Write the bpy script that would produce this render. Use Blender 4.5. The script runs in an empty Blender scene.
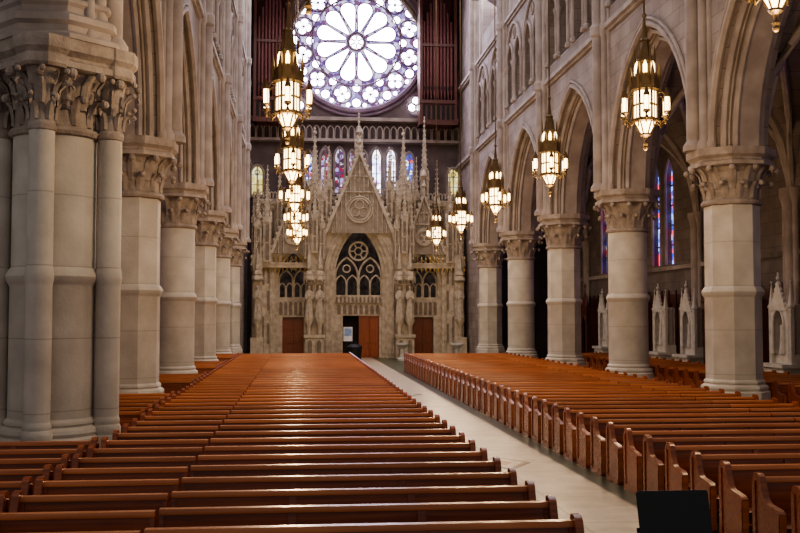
import bpy, bmesh, math, random
from math import sin, cos, pi, sqrt, atan2, radians
from mathutils import Vector
random.seed(3)
C = 3.8            # nave axis (x)
XR = 12.0; XL = -4.4
L = 8.95; Y0 = 26.8
scene = bpy.context.scene

# ------------------------------------------------------------------ materials
def newmat(name):
    m = bpy.data.materials.new(name); m.use_nodes = True
    nt = m.node_tree
    for n in list(nt.nodes):
        if n.type != 'OUTPUT_MATERIAL': nt.nodes.remove(n)
    return m, nt, nt.nodes['Material Output']
def N(nt, t, **kw):
    n = nt.nodes.new(t)
    for k, v in kw.items(): setattr(n, k, v)
    return n
def ramp(nt, cols, pos=None, interp='LINEAR'):
    r = N(nt, 'ShaderNodeValToRGB'); cr = r.color_ramp; cr.interpolation = interp
    k = len(cols)
    pos = pos or [i/(k-1) if interp == 'LINEAR' else i/k for i in range(k)]
    while len(cr.elements) < k: cr.elements.new(0.5)
    for e, p, c in zip(cr.elements, pos, cols):
        e.position = p; e.color = (*c, 1)
    return r
def stone(name, c1, c2, scale=1.2, brick=None, rough=0.85, bump=0.15, joints=None):
    m, nt, out = newmat(name); l = nt.links
    tc = N(nt, 'ShaderNodeTexCoord')
    b = N(nt, 'ShaderNodeBsdfPrincipled'); b.inputs['Roughness'].default_value = rough
    no = N(nt, 'ShaderNodeTexNoise'); no.inputs['Scale'].default_value = scale; no.inputs['Detail'].default_value = 6
    l.new(tc.outputs['Object'], no.inputs['Vector'])
    r = ramp(nt, [c1, c2], [0.35, 0.68]); l.new(no.outputs['Fac'], r.inputs['Fac'])
    col = r.outputs['Color']
    if brick:
        sp = N(nt, 'ShaderNodeSeparateXYZ'); l.new(tc.outputs['Object'], sp.inputs[0])
        ad = N(nt, 'ShaderNodeMath', operation='ADD'); l.new(sp.outputs[0], ad.inputs[0]); l.new(sp.outputs[1], ad.inputs[1])
        cb = N(nt, 'ShaderNodeCombineXYZ'); l.new(ad.outputs[0], cb.inputs[0]); l.new(sp.outputs[2], cb.inputs[1])
        bt = N(nt, 'ShaderNodeTexBrick'); bt.inputs['Scale'].default_value = 1.0
        bt.inputs['Brick Width'].default_value = brick[0]; bt.inputs['Row Height'].default_value = brick[1]
        bt.inputs['Mortar Size'].default_value = 0.014
        bt.inputs['Color1'].default_value = (1, 1, 1, 1); bt.inputs['Color2'].default_value = (0.78, 0.75, 0.72, 1); bt.inputs['Mortar'].default_value = (0.5, 0.47, 0.45, 1)
        l.new(cb.outputs[0], bt.inputs['Vector'])
        mx = N(nt, 'ShaderNodeMixRGB', blend_type='MULTIPLY'); mx.inputs[0].default_value = 0.85
        l.new(col, mx.inputs[1]); l.new(bt.outputs['Color'], mx.inputs[2]); col = mx.outputs[0]
    if joints:   # horizontal bed joints of the column drums
        sp = N(nt, 'ShaderNodeSeparateXYZ'); l.new(tc.outputs['Object'], sp.inputs[0])
        dv = N(nt, 'ShaderNodeMath', operation='DIVIDE'); dv.inputs[1].default_value = joints; l.new(sp.outputs[2], dv.inputs[0])
        fr = N(nt, 'ShaderNodeMath', operation='FRACT'); l.new(dv.outputs[0], fr.inputs[0])
        lt = N(nt, 'ShaderNodeMath', operation='LESS_THAN'); lt.inputs[1].default_value = 0.018; l.new(fr.outputs[0], lt.inputs[0])
        ml = N(nt, 'ShaderNodeMath', operation='MULTIPLY'); ml.inputs[1].default_value = 0.45; l.new(lt.outputs[0], ml.inputs[0])
        mx = N(nt, 'ShaderNodeMixRGB'); l.new(ml.outputs[0], mx.inputs[0]); l.new(col, mx.inputs[1]); mx.inputs[2].default_value = (.22, .19, .16, 1); col = mx.outputs[0]
    l.new(col, b.inputs['Base Color'])
    n2 = N(nt, 'ShaderNodeTexNoise'); n2.inputs['Scale'].default_value = 14; n2.inputs['Detail'].default_value = 4
    l.new(tc.outputs['Object'], n2.inputs['Vector'])
    bu = N(nt, 'ShaderNodeBump'); bu.inputs['Strength'].default_value = bump; bu.inputs['Distance'].default_value = 0.05
    l.new(n2.outputs['Fac'], bu.inputs['Height']); l.new(bu.outputs[0], b.inputs['Normal'])
    l.new(b.outputs[0], out.inputs[0]); return m
def plain(name, c, rough=0.5, metal=0.0):
    m, nt, out = newmat(name)
    b = N(nt, 'ShaderNodeBsdfPrincipled'); b.inputs['Roughness'].default_value = rough; b.inputs['Metallic'].default_value = metal
    tc = N(nt, 'ShaderNodeTexCoord'); no = N(nt, 'ShaderNodeTexNoise'); no.inputs['Scale'].default_value = 6
    nt.links.new(tc.outputs['Object'], no.inputs['Vector'])
    r = ramp(nt, [tuple(x*0.8 for x in c), tuple(min(1, x*1.15) for x in c)], [0.3, 0.7])
    nt.links.new(no.outputs['Fac'], r.inputs['Fac']); nt.links.new(r.outputs[0], b.inputs['Base Color'])
    nt.links.new(b.outputs[0], out.inputs[0]); return m
def wood(name, c1, c2, rough=0.35, vec=(0.6, 14, 14)):
    m, nt, out = newmat(name); l = nt.links
    b = N(nt, 'ShaderNodeBsdfPrincipled'); b.inputs['Roughness'].default_value = rough
    tc = N(nt, 'ShaderNodeTexCoord'); mp = N(nt, 'ShaderNodeMapping'); mp.inputs['Scale'].default_value = vec
    oi = N(nt, 'ShaderNodeObjectInfo')
    l.new(tc.outputs['Object'], mp.inputs['Vector']); l.new(oi.outputs['Random'], mp.inputs['Location'])
    no = N(nt, 'ShaderNodeTexNoise'); no.inputs['Scale'].default_value = 1.6; no.inputs['Detail'].default_value = 5
    l.new(mp.outputs[0], no.inputs['Vector'])
    r = ramp(nt, [c1, c2], [0.3, 0.7]); l.new(no.outputs['Fac'], r.inputs['Fac'])
    hs = N(nt, 'ShaderNodeHueSaturation')
    mr = N(nt, 'ShaderNodeMapRange'); mr.inputs['To Min'].default_value = 0.82; mr.inputs['To Max'].default_value = 1.18
    l.new(oi.outputs['Random'], mr.inputs['Value']); l.new(mr.outputs[0], hs.inputs['Value'])
    l.new(r.outputs[0], hs.inputs['Color']); l.new(hs.outputs[0], b.inputs['Base Color'])
    l.new(b.outputs[0], out.inputs[0]); return m
def emit(name, c, s):
    m, nt, out = newmat(name)
    e = N(nt, 'ShaderNodeEmission'); e.inputs[0].default_value = (*c, 1); e.inputs[1].default_value = s
    nt.links.new(e.outputs[0], out.inputs[0]); return m
def stained(name, cols, s, scale=2.5):
    m, nt, out = newmat(name); l = nt.links
    tc = N(nt, 'ShaderNodeTexCoord'); vo = N(nt, 'ShaderNodeTexVoronoi'); vo.inputs['Scale'].default_value = scale
    l.new(tc.outputs['Object'], vo.inputs['Vector'])
    sp = N(nt, 'ShaderNodeSeparateColor'); l.new(vo.outputs['Color'], sp.inputs[0])
    r = ramp(nt, cols, None, 'CONSTANT'); l.new(sp.outputs[0], r.inputs['Fac'])
    e = N(nt, 'ShaderNodeEmission'); e.inputs[1].default_value = s
    l.new(r.outputs[0], e.inputs[0]); l.new(e.outputs[0], out.inputs[0]); return m

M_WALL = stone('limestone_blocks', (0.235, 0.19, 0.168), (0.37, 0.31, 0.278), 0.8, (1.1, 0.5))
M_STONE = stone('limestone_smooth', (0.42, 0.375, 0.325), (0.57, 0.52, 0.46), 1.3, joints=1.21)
M_TRIM = stone('limestone_mouldings', (0.27, 0.22, 0.195), (0.40, 0.335, 0.30), 1.5)
M_CARVE = stone('limestone_carved', (0.25, 0.20, 0.17), (0.39, 0.325, 0.28), 3.0, None, 0.9, 0.5)
M_SCREEN = stone('screen_stone', (0.36, 0.295, 0.225), (0.56, 0.475, 0.375), 3.0, None, 0.85, 0.5)
M_STATUE = stone('statue_stone', (0.36, 0.30, 0.24), (0.52, 0.45, 0.37), 4.0, None, 0.8, 0.4)
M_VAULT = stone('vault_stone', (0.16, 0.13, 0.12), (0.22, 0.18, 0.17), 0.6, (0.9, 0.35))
M_AISLE = stone('aisle_stone_dimmed', (0.15, 0.12, 0.105), (0.23, 0.185, 0.165), 0.8, (1.1, 0.5))  # wall stone with lowered albedo: gloom of the aisles put into the colour
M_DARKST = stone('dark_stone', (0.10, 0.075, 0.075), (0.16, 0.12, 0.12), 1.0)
M_TRACERY = stone('rose_tracery_stone', (0.16, 0.11, 0.15), (0.24, 0.17, 0.22), 1.0)
M_MARBLE = stone('white_marble', (0.45, 0.42, 0.39), (0.60, 0.56, 0.52), 3.0, None, 0.5, 0.2)
M_PEW = wood('pew_wood', (0.155, 0.034, 0.011), (0.30, 0.080, 0.026), 0.27)
M_PEWLIT = wood('pew_wood_lit', (0.38, 0.115, 0.036), (0.54, 0.195, 0.068), 0.24)  # lighter copy of pew wood: reflected light on rails painted into the colour
M_DOOR = wood('door_wood', (0.17, 0.035, 0.012), (0.27, 0.062, 0.021), 0.4, (10, 10, 0.6))
M_DARKW = wood('dark_oak', (0.055, 0.014, 0.010), (0.11, 0.030, 0.020), 0.5, (10, 10, 0.6))
M_PIPE = plain('organ_pipe_metal', (0.15, 0.055, 0.052), 0.5, 0.4)
M_BRONZE = plain('lantern_bronze', (0.16, 0.10, 0.045), 0.45, 0.6)
M_GOLD = plain('gilded_metal', (0.45, 0.30, 0.10), 0.4, 0.7)
M_LAMP = emit('lantern_glass', (1.0, 0.72, 0.34), 9.0)
M_BLACK = plain('black_metal', (0.006, 0.006, 0.007), 0.6)
M_WHITE = plain('white_card', (0.7, 0.7, 0.72), 0.7)
M_PAPER = plain('blue_print', (0.25, 0.35, 0.55), 0.7)
M_ROSEW = stained('rose_clear_glass', [(0.93, 0.89, 1.0), (1, 0.97, 1.0), (0.86, 0.83, 1.0), (0.98, 0.94, 1)], 13, 2.2)
M_ROSED = stained('rose_coloured_glass', [(0.12, 0.07, 0.22), (0.55, 0.46, 0.85), (0.18, 0.08, 0.18), (0.8, 0.72, 1.0), (0.30, 0.24, 0.6)], 1.5, 4.2)
M_GLB = stained('stained_blue', [(0.03, 0.06, 0.45), (0.25, 0.35, 1), (0.06, 0.10, 0.6), (0.7, 0.06, 0.10), (0.8, 0.85, 1), (0.08, 0.08, 0.3)], 2.3, 3.5)
M_GLW = stained('stained_white', [(0.55, 0.6, 1), (0.95, 0.93, 1), (0.75, 0.8, 1), (0.4, 0.2, 0.4), (0.9, 0.9, 1)], 4.5, 4.0)
M_GLR = stained('stained_red', [(0.35, 0.04, 0.06), (0.5, 0.4, 0.8), (0.15, 0.05, 0.2), (0.8, 0.7, 0.95), (0.10, 0.05, 0.08)], 1.2, 4.0)
M_GLY = stained('stained_amber', [(0.9, 0.7, 0.2), (0.9, 0.85, 0.5), (0.7, 0.6, 0.2)], 1.3, 3.0)
M_CLER = stained('clerestory_glass', [(0.5, 0.5, 0.9), (0.7, 0.7, 0.95), (0.35, 0.3, 0.7)], 1.6, 2.0)
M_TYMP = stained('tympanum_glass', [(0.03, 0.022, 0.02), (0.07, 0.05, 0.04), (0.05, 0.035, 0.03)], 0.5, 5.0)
M_VOID = plain('opening_shade', (0.02, 0.016, 0.015), 0.9)  # near-black colour painted in for the shade inside openings

# ------------------------------------------------------------------ mesh builder
class MB:
    def __init__(s): s.v = []; s.f = []; s.m = []
    def add(s, vs, fs, m=0):
        o = len(s.v); s.v += [tuple(p) for p in vs]; s.f += [tuple(i+o for i in f) for f in fs]; s.m += [m]*len(fs)
    def box(s, x0, x1, y0, y1, z0, z1, m=0):
        s.add([(x0,y0,z0),(x1,y0,z0),(x1,y1,z0),(x0,y1,z0),(x0,y0,z1),(x1,y0,z1),(x1,y1,z1),(x0,y1,z1)],
              [(0,3,2,1),(4,5,6,7),(0,1,5,4),(1,2,6,5),(2,3,7,6),(3,0,4,7)], m)
    def prism(s, poly, w0, w1, M, m=0):
        n = len(poly)
        s.add([M(u,v,w0) for u,v in poly]+[M(u,v,w1) for u,v in poly],
              [tuple(range(n)), tuple(range(2*n-1,n-1,-1))]+[(i,(i+1)%n,n+(i+1)%n,n+i) for i in range(n)], m)
    def lathe(s, cx, cy, prof, n=24, m=0, ph=0.0, sx=1, sy=1):
        vs = []
        for r, z in prof:
            for i in range(n):
                a = ph+2*pi*i/n; vs.append((cx+sx*r*cos(a), cy+sy*r*sin(a), z))
        fs = []
        for k in range(len(prof)-1):
            for i in range(n):
                j = (i+1)%n; fs.append((k*n+i, k*n+j, (k+1)*n+j, (k+1)*n+i))
        fs.append(tuple(range(n-1,-1,-1))); fs.append(tuple((len(prof)-1)*n+i for i in range(n)))
        s.add(vs, fs, m)
    def tube(s, pts, r, n=6, m=0, ref=None, closed=False):
        P = [Vector(p) for p in pts]; k = len(P); vs = []
        for i in range(k):
            if closed: t = P[(i+1)%k]-P[i-1]
            else: t = P[min(i+1,k-1)]-P[max(i-1,0)]
            t.normalize()
            rf = Vector(ref) if ref else (Vector((0,0,1)) if abs(t.z) < 0.9 else Vector((1,0,0)))
            a = t.cross(rf); a.normalize(); b = t.cross(a)
            for j in range(n):
                q = 2*pi*j/n; vs.append(P[i]+a*(r*cos(q))+b*(r*sin(q)))
        fs = []
        for i in range(k if closed else k-1):
            i2 = (i+1)%k
            for j in range(n):
                j2 = (j+1)%n; fs.append((i*n+j, i*n+j2, i2*n+j2, i2*n+j))
        if not closed:
            fs.append(tuple(range(n))); fs.append(tuple((k-1)*n+j for j in range(n)))
        s.add(vs, fs, m)
    def ball(s, c, r, m=0, n=8, sz=1.0):
        prof = [(r*sin(pi*k/5)+1e-4, c[2]-r*sz*cos(pi*k/5)) for k in range(6)]
        s.lathe(c[0], c[1], prof, n, m)
    def obj(s, name, mats, loc=(0,0,0), parent=None, angle=35, mesh_only=False):
        me = bpy.data.meshes.new(name); me.from_pydata(s.v, [], s.f)
        for mt in mats: me.materials.append(mt)
        me.polygons.foreach_set('material_index', s.m)
        bm = bmesh.new(); bm.from_mesh(me)
        bmesh.ops.remove_doubles(bm, verts=bm.verts, dist=1e-4)
        bmesh.ops.recalc_face_normals(bm, faces=bm.faces)
        bm.to_mesh(me); bm.free()
        me.polygons.foreach_set('use_smooth', [True]*len(me.polygons))
        me.set_sharp_from_angle(angle=radians(angle))
        me.update()
        if mesh_only: return me
        return place(name, me, loc, parent)
def place(name, me, loc=(0,0,0), parent=None, rz=0.0, sc=None):
    o = bpy.data.objects.new(name, me); scene.collection.objects.link(o)
    o.location = loc; o.rotation_euler[2] = rz
    if sc: o.scale = sc
    if parent: o.parent = parent
    return o
def empty(name, loc=(0,0,0)):
    e = bpy.data.objects.new(name, None); scene.collection.objects.link(e); e.location = loc; return e

def arch(a, r, n=10, d=0.0):
    R = (a*a+r*r)/(2*a); c = R-a; R += d
    th = math.acos(max(-1, min(1, c/R)))
    Lp = [(c-R*cos(th*i/n), R*sin(th*i/n)) for i in range(n+1)]
    return Lp+[(-x, y) for x, y in reversed(Lp[:-1])]
def spandrel(mb, u0, u1, uc, a, r, zs, ztop, w0, w1, M, zb=None, m=0, n=10, d=0.0):
    P = [(uc+x, zs+y) for x, y in arch(a, r, n, d)]
    zb = zs if zb is None else zb
    for p, q in zip(P[:-1], P[1:]):
        vs = [M(p[0],p[1],w0), M(q[0],q[1],w0), M(q[0],ztop,w0), M(p[0],ztop,w0),
              M(p[0],p[1],w1), M(q[0],q[1],w1), M(q[0],ztop,w1), M(p[0],ztop,w1)]
        mb.add(vs, [(0,1,2,3),(4,7,6,5),(0,4,5,1),(3,2,6,7)], m)
    for s0, s1 in ((u0, P[0][0]), (P[-1][0], u1)):
        if s1-s0 > 1e-3:
            mb.prism([(s0,zb),(s1,zb),(s1,ztop),(s0,ztop)], w0, w1, M, m)
def band(mb, uc, zs, a, r, d0, d1, w0, w1, M, m=0, n=10):
    P = [(uc+x, zs+y) for x, y in arch(a, r, n, d0)]; Q = [(uc+x, zs+y) for x, y in arch(a, r, n, d1)]
    for i in range(len(P)-1):
        vs = [M(*P[i],w0), M(*P[i+1],w0), M(*Q[i+1],w0), M(*Q[i],w0), M(*P[i],w1), M(*P[i+1],w1), M(*Q[i+1],w1), M(*Q[i],w1)]
        mb.add(vs, [(0,1,2,3),(4,7,6,5),(0,4,5,1),(3,2,6,7)], m)
def archtube(mb, uc, zs, a, r, w, M, rad, m=0, n=10, d=0.0, zb=None, ref=(1,0,0)):
    pts = [(uc+x, zs+y) for x, y in arch(a, r, n, d)]
    if zb is not None: pts = [(pts[0][0], zb)]+pts+[(pts[-1][0], zb)]
    mb.tube([M(u, v, w) for u, v in pts], rad, 6, m, ref=ref)

def leaf(mb, cx, cy, ang, z0, r0, h, out, wd, m=0):
    prof = [(0,0,.45),(.04,.35,.6),(.16,.7,.62),(.5,.97,.5),(.95,1.0,.34),(1.1,.82,.2),(.95,.7,.06)]
    ca, sa = cos(ang), sin(ang); vs = []
    for dr, dz, hw in prof:
        r = r0+out*dr; z = z0+h*dz
        for k, e in ((-1, 0), (0, 0.04), (1, 0)):
            rr = r+e; t = k*hw*wd
            vs.append((cx+ca*rr-sa*t, cy+sa*rr+ca*t, z))
    fs = []
    for i in range(len(prof)-1):
        for k in (0, 1):
            a = i*3+k; fs.append((a, a+1, a+4, a+3))
    mb.add(vs, fs, m)

# ------------------------------------------------------------------ columns
def column_parts(mb, cx, cy, R, n, ph, leaves=8, scl=1.0):
    k = R
    mb.lathe(cx, cy, [(k*1.30,0),(k*1.30,.45),(k*1.24,.52),(k*1.24,.74),(k*1.16,.78),(k*1.19,.84),(k*1.16,.90),(k*1.05,.95),(k*1.08,.99),(k*1.07,1.03),(k,1.08)], max(n, 8), 0, ph)
    mb.lathe(cx, cy, [(k,1.08),(k,3.30),(k*1.04,3.36),(k*1.08,3.40),(k*1.11,3.48),(k*1.07,3.55),(k*1.02,3.60),(k*.98,3.64),(k*.98,5.86)], n, 0, ph)
    nn = max(n, 16)
    mb.lathe(cx, cy, [(k*.98,5.86),(k*1.06,5.88),(k*1.10,5.94),(k*1.05,6.0),(k*.98,6.02),(k*.99,6.4),(k*1.1,6.75),(k*1.3,6.92)], nn, 1, ph)
    nl = leaves
    for i in range(nl):
        a = 2*pi*i/nl+ph
        leaf(mb, cx, cy, a, 6.04, k*.98, .46*scl, .30*scl, .42*k*8/nl*.8, 1)
        leaf(mb, cx, cy, a+pi/nl, 6.30, k*1.02, .60*scl, .42*scl, .46*k*8/nl*.8, 1)
        mb.ball((cx+cos(a+pi/nl)*(k*1.02+.43*scl), cy+sin(a+pi/nl)*(k*1.02+.43*scl), 6.82), .085*scl, 1)
        mb.ball((cx+cos(a)*(k+.31*scl), cy+sin(a)*(k+.31*scl), 6.42), .07*scl, 1)
def abacus(mb, cx, cy, r, ph):
    mb.lathe(cx, cy, [(r*.9,6.88),(r,6.93),(r,7.03),(r*.94,7.07),(r*.94,7.12),(r*1.04,7.2),(r*1.04,7.4)], 8, 1, ph)
def col_mesh(n, ph, R=.73):
    mb = MB(); column_parts(mb, 0, 0, R, n, ph, leaves=12); abacus(mb, 0, 0, 1.16, pi/8)
    return mb.obj('nave_column', [M_STONE, M_CARVE], mesh_only=True, angle=28)
c_oct = col_mesh(8, pi/8, .76); c_rnd = col_mesh(28, 0, .72)
for i in range(0, 5):
    me = c_oct if i % 2 == 0 else c_rnd
    for X in (XR, XL): place('nave_column', me, (X, Y0+L*i, 0))
mb = MB()
column_parts(mb, 0, 0, .71, 32, 0, leaves=14, scl=1.0)
for dx, dy in ((.93,0),(-.93,0),(0,.93),(0,-.93)):
    column_parts(mb, dx, dy, .215, 14, 0, leaves=7, scl=.62)
abacus(mb, 0, 0, 1.12, pi/8)
for dx, dy in ((.90,0),(-.90,0),(0,.90),(0,-.90)): mb.lathe(dx, dy, [(.42,6.9),(.46,6.95),(.46,7.06),(.42,7.12),(.5,7.2),(.5,7.4)], 8, 1, pi/8)
mb.lathe(0, 0, [(1.2,7.4),(1.2,7.48),(1.05,7.56),(1.05,7.66),(1.13,7.72),(1.13,7.82),(.97,7.9),(.97,8.0),(1.03,8.05),(1.03,8.12),(.9,8.2),(.9,8.5)], 8, 2, pi/8)
me_cross = mb.obj('crossing_pier', [M_STONE, M_CARVE, M_TRIM], mesh_only=True, angle=28)
YC = Y0-L
place('crossing_pier', me_cross, (XL+.14, YC, 0)); place('crossing_pier', me_cross, (XR-.14, YC, 0))

# ------------------------------------------------------------------ nave walls
YB = 71.2
def nave_wall(name, side):
    X0 = XR if side > 0 else XL
    M = lambda u, v, w: (X0+side*w, u, v)      # w<0 : toward nave
    mb = MB(); T = .8
    zs = 7.4; a = 3.4; r = 4.5
    for i in range(-1, 5):
        u0 = Y0+L*i; u1 = u0+L; uc = (u0+u1)/2
        last = (i == 4)
        if last: u1 = YB
        if not last:
            band(mb, uc, zs, a, r, 0, .22, -.32, .32, M, 1)
            band(mb, uc, zs, a, r, .22, .46, -.56, .56, M, 1)
            spandrel(mb, u0, u1, uc, a, r, zs, 13.2, -T, T, M, d=.46)
            for d, w, rr in ((0,-.32,.08),(.10,-.34,.04),(.22,-.56,.09),(.22,-.42,.05),(.34,-.58,.04),(.46,-.8,.11),(.64,-.83,.06)):
                archtube(mb, uc, zs, a, r, w, M, rr, 1, d=d)
        else:
            mb.prism([(u0,0),(u1,0),(u1,13.2),(u0,13.2)], -T+.1, T, M)
        for z in (13.2, 18.6):
            mb.prism([(u0,z),(u1,z),(u1,z+.12),(u0,z+.12)], -T-.1, T, M, 1)
            mb.prism([(u0,z+.12),(u1,z+.12),(u1,z+.3),(u0,z+.3)], -T-.2, T, M, 1)
        if not last:
            mb.prism([(u0,13.5),(u1,13.5),(u1,14.1),(u0,14.1)], -T, T, M)
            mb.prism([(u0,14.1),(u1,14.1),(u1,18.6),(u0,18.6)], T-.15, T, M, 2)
            cells = [(u0, uc-2.15), (uc-2.15, uc), (uc, uc+2.15), (uc+2.15, u1)]
            cs = [uc-3.05, uc-1.15, uc+1.15, uc+3.05]
            for (s0, s1), c in zip(cells, cs):
                spandrel(mb, s0, s1, c, .72, 1.05, 16.3, 18.6, -T, -T+.35, M, zb=14.1, n=6)
                archtube(mb, c, 16.3, .72, 1.05, -T-.03, M, .075, 1, 6, d=.05)
                for sg in (-1, 1):
                    mb.lathe(*M(c+sg*.75, 0, -T-.03)[:2], [(.15,14.1),(.15,14.25),(.085,14.32),(.085,16.0),(.15,16.2),(.17,16.32)], 8, 1)
            for c in (uc-2.1, uc+2.1):
                archtube(mb, c, 16.3, 1.78, 2.0, -T-.05, M, .09, 1, 8)
                mb.tube([M(c+.26*cos(t*pi/5), 17.75+.26*sin(t*pi/5), -T-.02) for t in range(10)], .06, 6, 1, ref=(1,0,0), closed=True)
        if not last:
            spandrel(mb, u0, u1, uc, 2.7, 3.2, 24.2, 30.5, -T, T, M, zb=18.9)
            mb.prism([(uc-2.7,18.9),(uc+2.7,18.9),(uc+2.7,20.2),(uc-2.7,20.2)], -T, T, M)
            mb.prism([(uc-2.7,20.2)]+[(uc+x,24.2+y) for x,y in arch(2.7,3.2)]+[(uc+2.7,20.2)], .3, .35, M, 3)
            for c in (-.9, .9):
                mb.prism([(uc+c-.09,20.2),(uc+c+.09,20.2),(uc+c+.09,25.5),(uc+c-.09,25.5)], .1, .3, M)
            for c in (-1.8, 0, 1.8): archtube(mb, uc+c, 23.5, .85, 1.3, .2, M, .09)
            archtube(mb, uc, 24.2, 2.7, 3.2, -T, M, .12, 1, d=.05, zb=19)
        else:
            mb.prism([(u0,13.5),(u1,13.5),(u1,30.5),(u0,30.5)], -T+.1, T, M)
    for i in range(-1, 5):
        u = Y0+L*i
        def sh(du, w, rr):
            x, y, _ = M(u+du, 0, w)
            mb.lathe(x, y, [(rr*1.5,7.4),(rr*1.5,7.55),(rr,7.7),(rr,13.1),(rr*1.35,13.2),(rr*1.35,13.5),(rr,13.6),(rr,18.5),(rr*1.3,18.6),(rr*1.3,18.9),(rr,19),(rr,23),(rr*1.7,23.6),(rr*1.8,23.9)], 14, 1)
        sh(0, -1.06, .20); sh(-.36, -.90, .14); sh(.36, -.90, .14); sh(-.6, -.8, .09); sh(.6, -.8, .09)
        mb.prism([(u-.42,7.4),(u+.42,7.4),(u+.42,30),(u-.42,30)], -.98, -.7, M)
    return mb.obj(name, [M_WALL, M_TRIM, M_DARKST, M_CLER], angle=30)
nave_wall('wall_right', 1); nave_wall('wall_left', -1)

# vault of the nave
def parch(x, a, r):
    R = (a*a+r*r)/(2*a); c = R-a; x = min(abs(x), a)
    return sqrt(max(0, R*R-(x+c)**2))
def vault(mb, x0, x1, y0, y1, zs, r, n=12, m=0, ribs=.12):
    ax = (x1-x0)/2; ay = (y1-y0)/2; cx = (x0+x1)/2; cy = (y0+y1)/2
    vs = []; fs = []
    H = lambda x, y: zs+max(parch(x, ax, r), parch(y, ay, r*.98))
    for i in range(n+1):
        for j in range(n+1):
            x = -ax+2*ax*i/n; y = -ay+2*ay*j/n; vs.append((cx+x, cy+y, H(x, y)))
    for i in range(n):
        for j in range(n):
            a = i*(n+1)+j; fs.append((a, a+1, a+n+2, a+n+1))
    mb.add(vs, fs, m)
    if ribs:
        for sg in (-1, 1):
            mb.tube([(cx+ax*t, cy+sg*ay*t, H(ax*t, ay*t)-.03) for t in [k/10-1 for k in range(21)]], ribs, 6, 1)
        mb.tube([(cx+ax*t, y0, H(ax*t, ay)-.03) for t in [k/10-1 for k in range(21)]], ribs*1.6, 6, 1, ref=(0,1,0))
mb = MB()
for i in range(-1, 5): vault(mb, XL+.8, XR-.8, Y0+L*i, Y0+L*(i+1), 23.9, 8)
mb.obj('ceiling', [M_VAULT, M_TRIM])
AW = 18.4
for side, nm in ((1, 'ceiling_aisle_right'), (-1, 'ceiling_aisle_left')):
    mb = MB()
    for i in range(-1, 5):
        a, b = (XR+.8, AW) if side > 0 else (2*C-AW, XL-.8)
        vault(mb, a, b, Y0+L*i, Y0+L*(i+1), 7.5, 4.9, ribs=.13)
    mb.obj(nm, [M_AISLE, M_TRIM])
def aisle_wall(name, side):
    X0 = AW if side > 0 else 2*C-AW
    M = lambda u, v, w: (X0+side*w, u, v)
    mb = MB()
    for i in range(-1, 5):
        u0 = Y0+L*i; u1 = u0+L; uc = (u0+u1)/2
        for k, c in enumerate((uc-.95, uc+.95)):
            s0, s1 = ((u0, uc), (uc, u1))[k]
            spandrel(mb, s0, s1, c, .6, 1.1, 9.6, 13, 0, .6, M, zb=5.4)
            mb.prism([(c-.6,5.4)]+[(c+x,9.6+y) for x,y in arch(.6,1.1)]+[(c+.6,5.4)], .3, .34, M, 2)
            archtube(mb, c, 9.6, .6, 1.1, 0, M, .07, 1, zb=5.4)
            for zz in (6.4, 7.4, 8.4, 9.4): mb.box(*sorted((X0+side*.22, X0+side*.3)), c-.6, c+.6, zz-.03, zz+.03, 0)
        mb.prism([(u0,0),(u1,0),(u1,5.4),(u0,5.4)], 0, .6, M)
        mb.prism([(u0,5.1),(u1,5.1),(u1,5.3),(u0,5.3)], -.12, 0, M, 1)
        # dark oak wainscot with gothic panels along the wall
        mb.prism([(u0+.5,0),(u1-.5,0),(u1-.5,3.9),(u0+.5,3.9)], -.1, 0, M, 3)
        for k in range(9):
            q = u0+.6+k*(L-1.3)/8; mb.prism([(q,0),(q+.1,0),(q+.1,4.1),(q,4.1)], -.16, -.1, M, 3)
            if k < 8: archtube(mb, q+.52, 3.0, .4, .5, -.12, M, .04, 3, 5, zb=.6)
        for du, rr in ((0,.22),(-.4,.12),(.4,.12)):
            x, y, _ = M(u0+du, 0, -.1)
            mb.lathe(x, y, [(rr*1.6,0),(rr*1.6,.8),(rr,1),(rr,7.0),(rr*1.8,7.4),(rr*1.8,7.6)], 12, 1)
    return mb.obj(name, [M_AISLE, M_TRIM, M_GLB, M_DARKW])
aisle_wall('wall_aisle_right', 1); aisle_wall('wall_aisle_left', -1)

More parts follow.
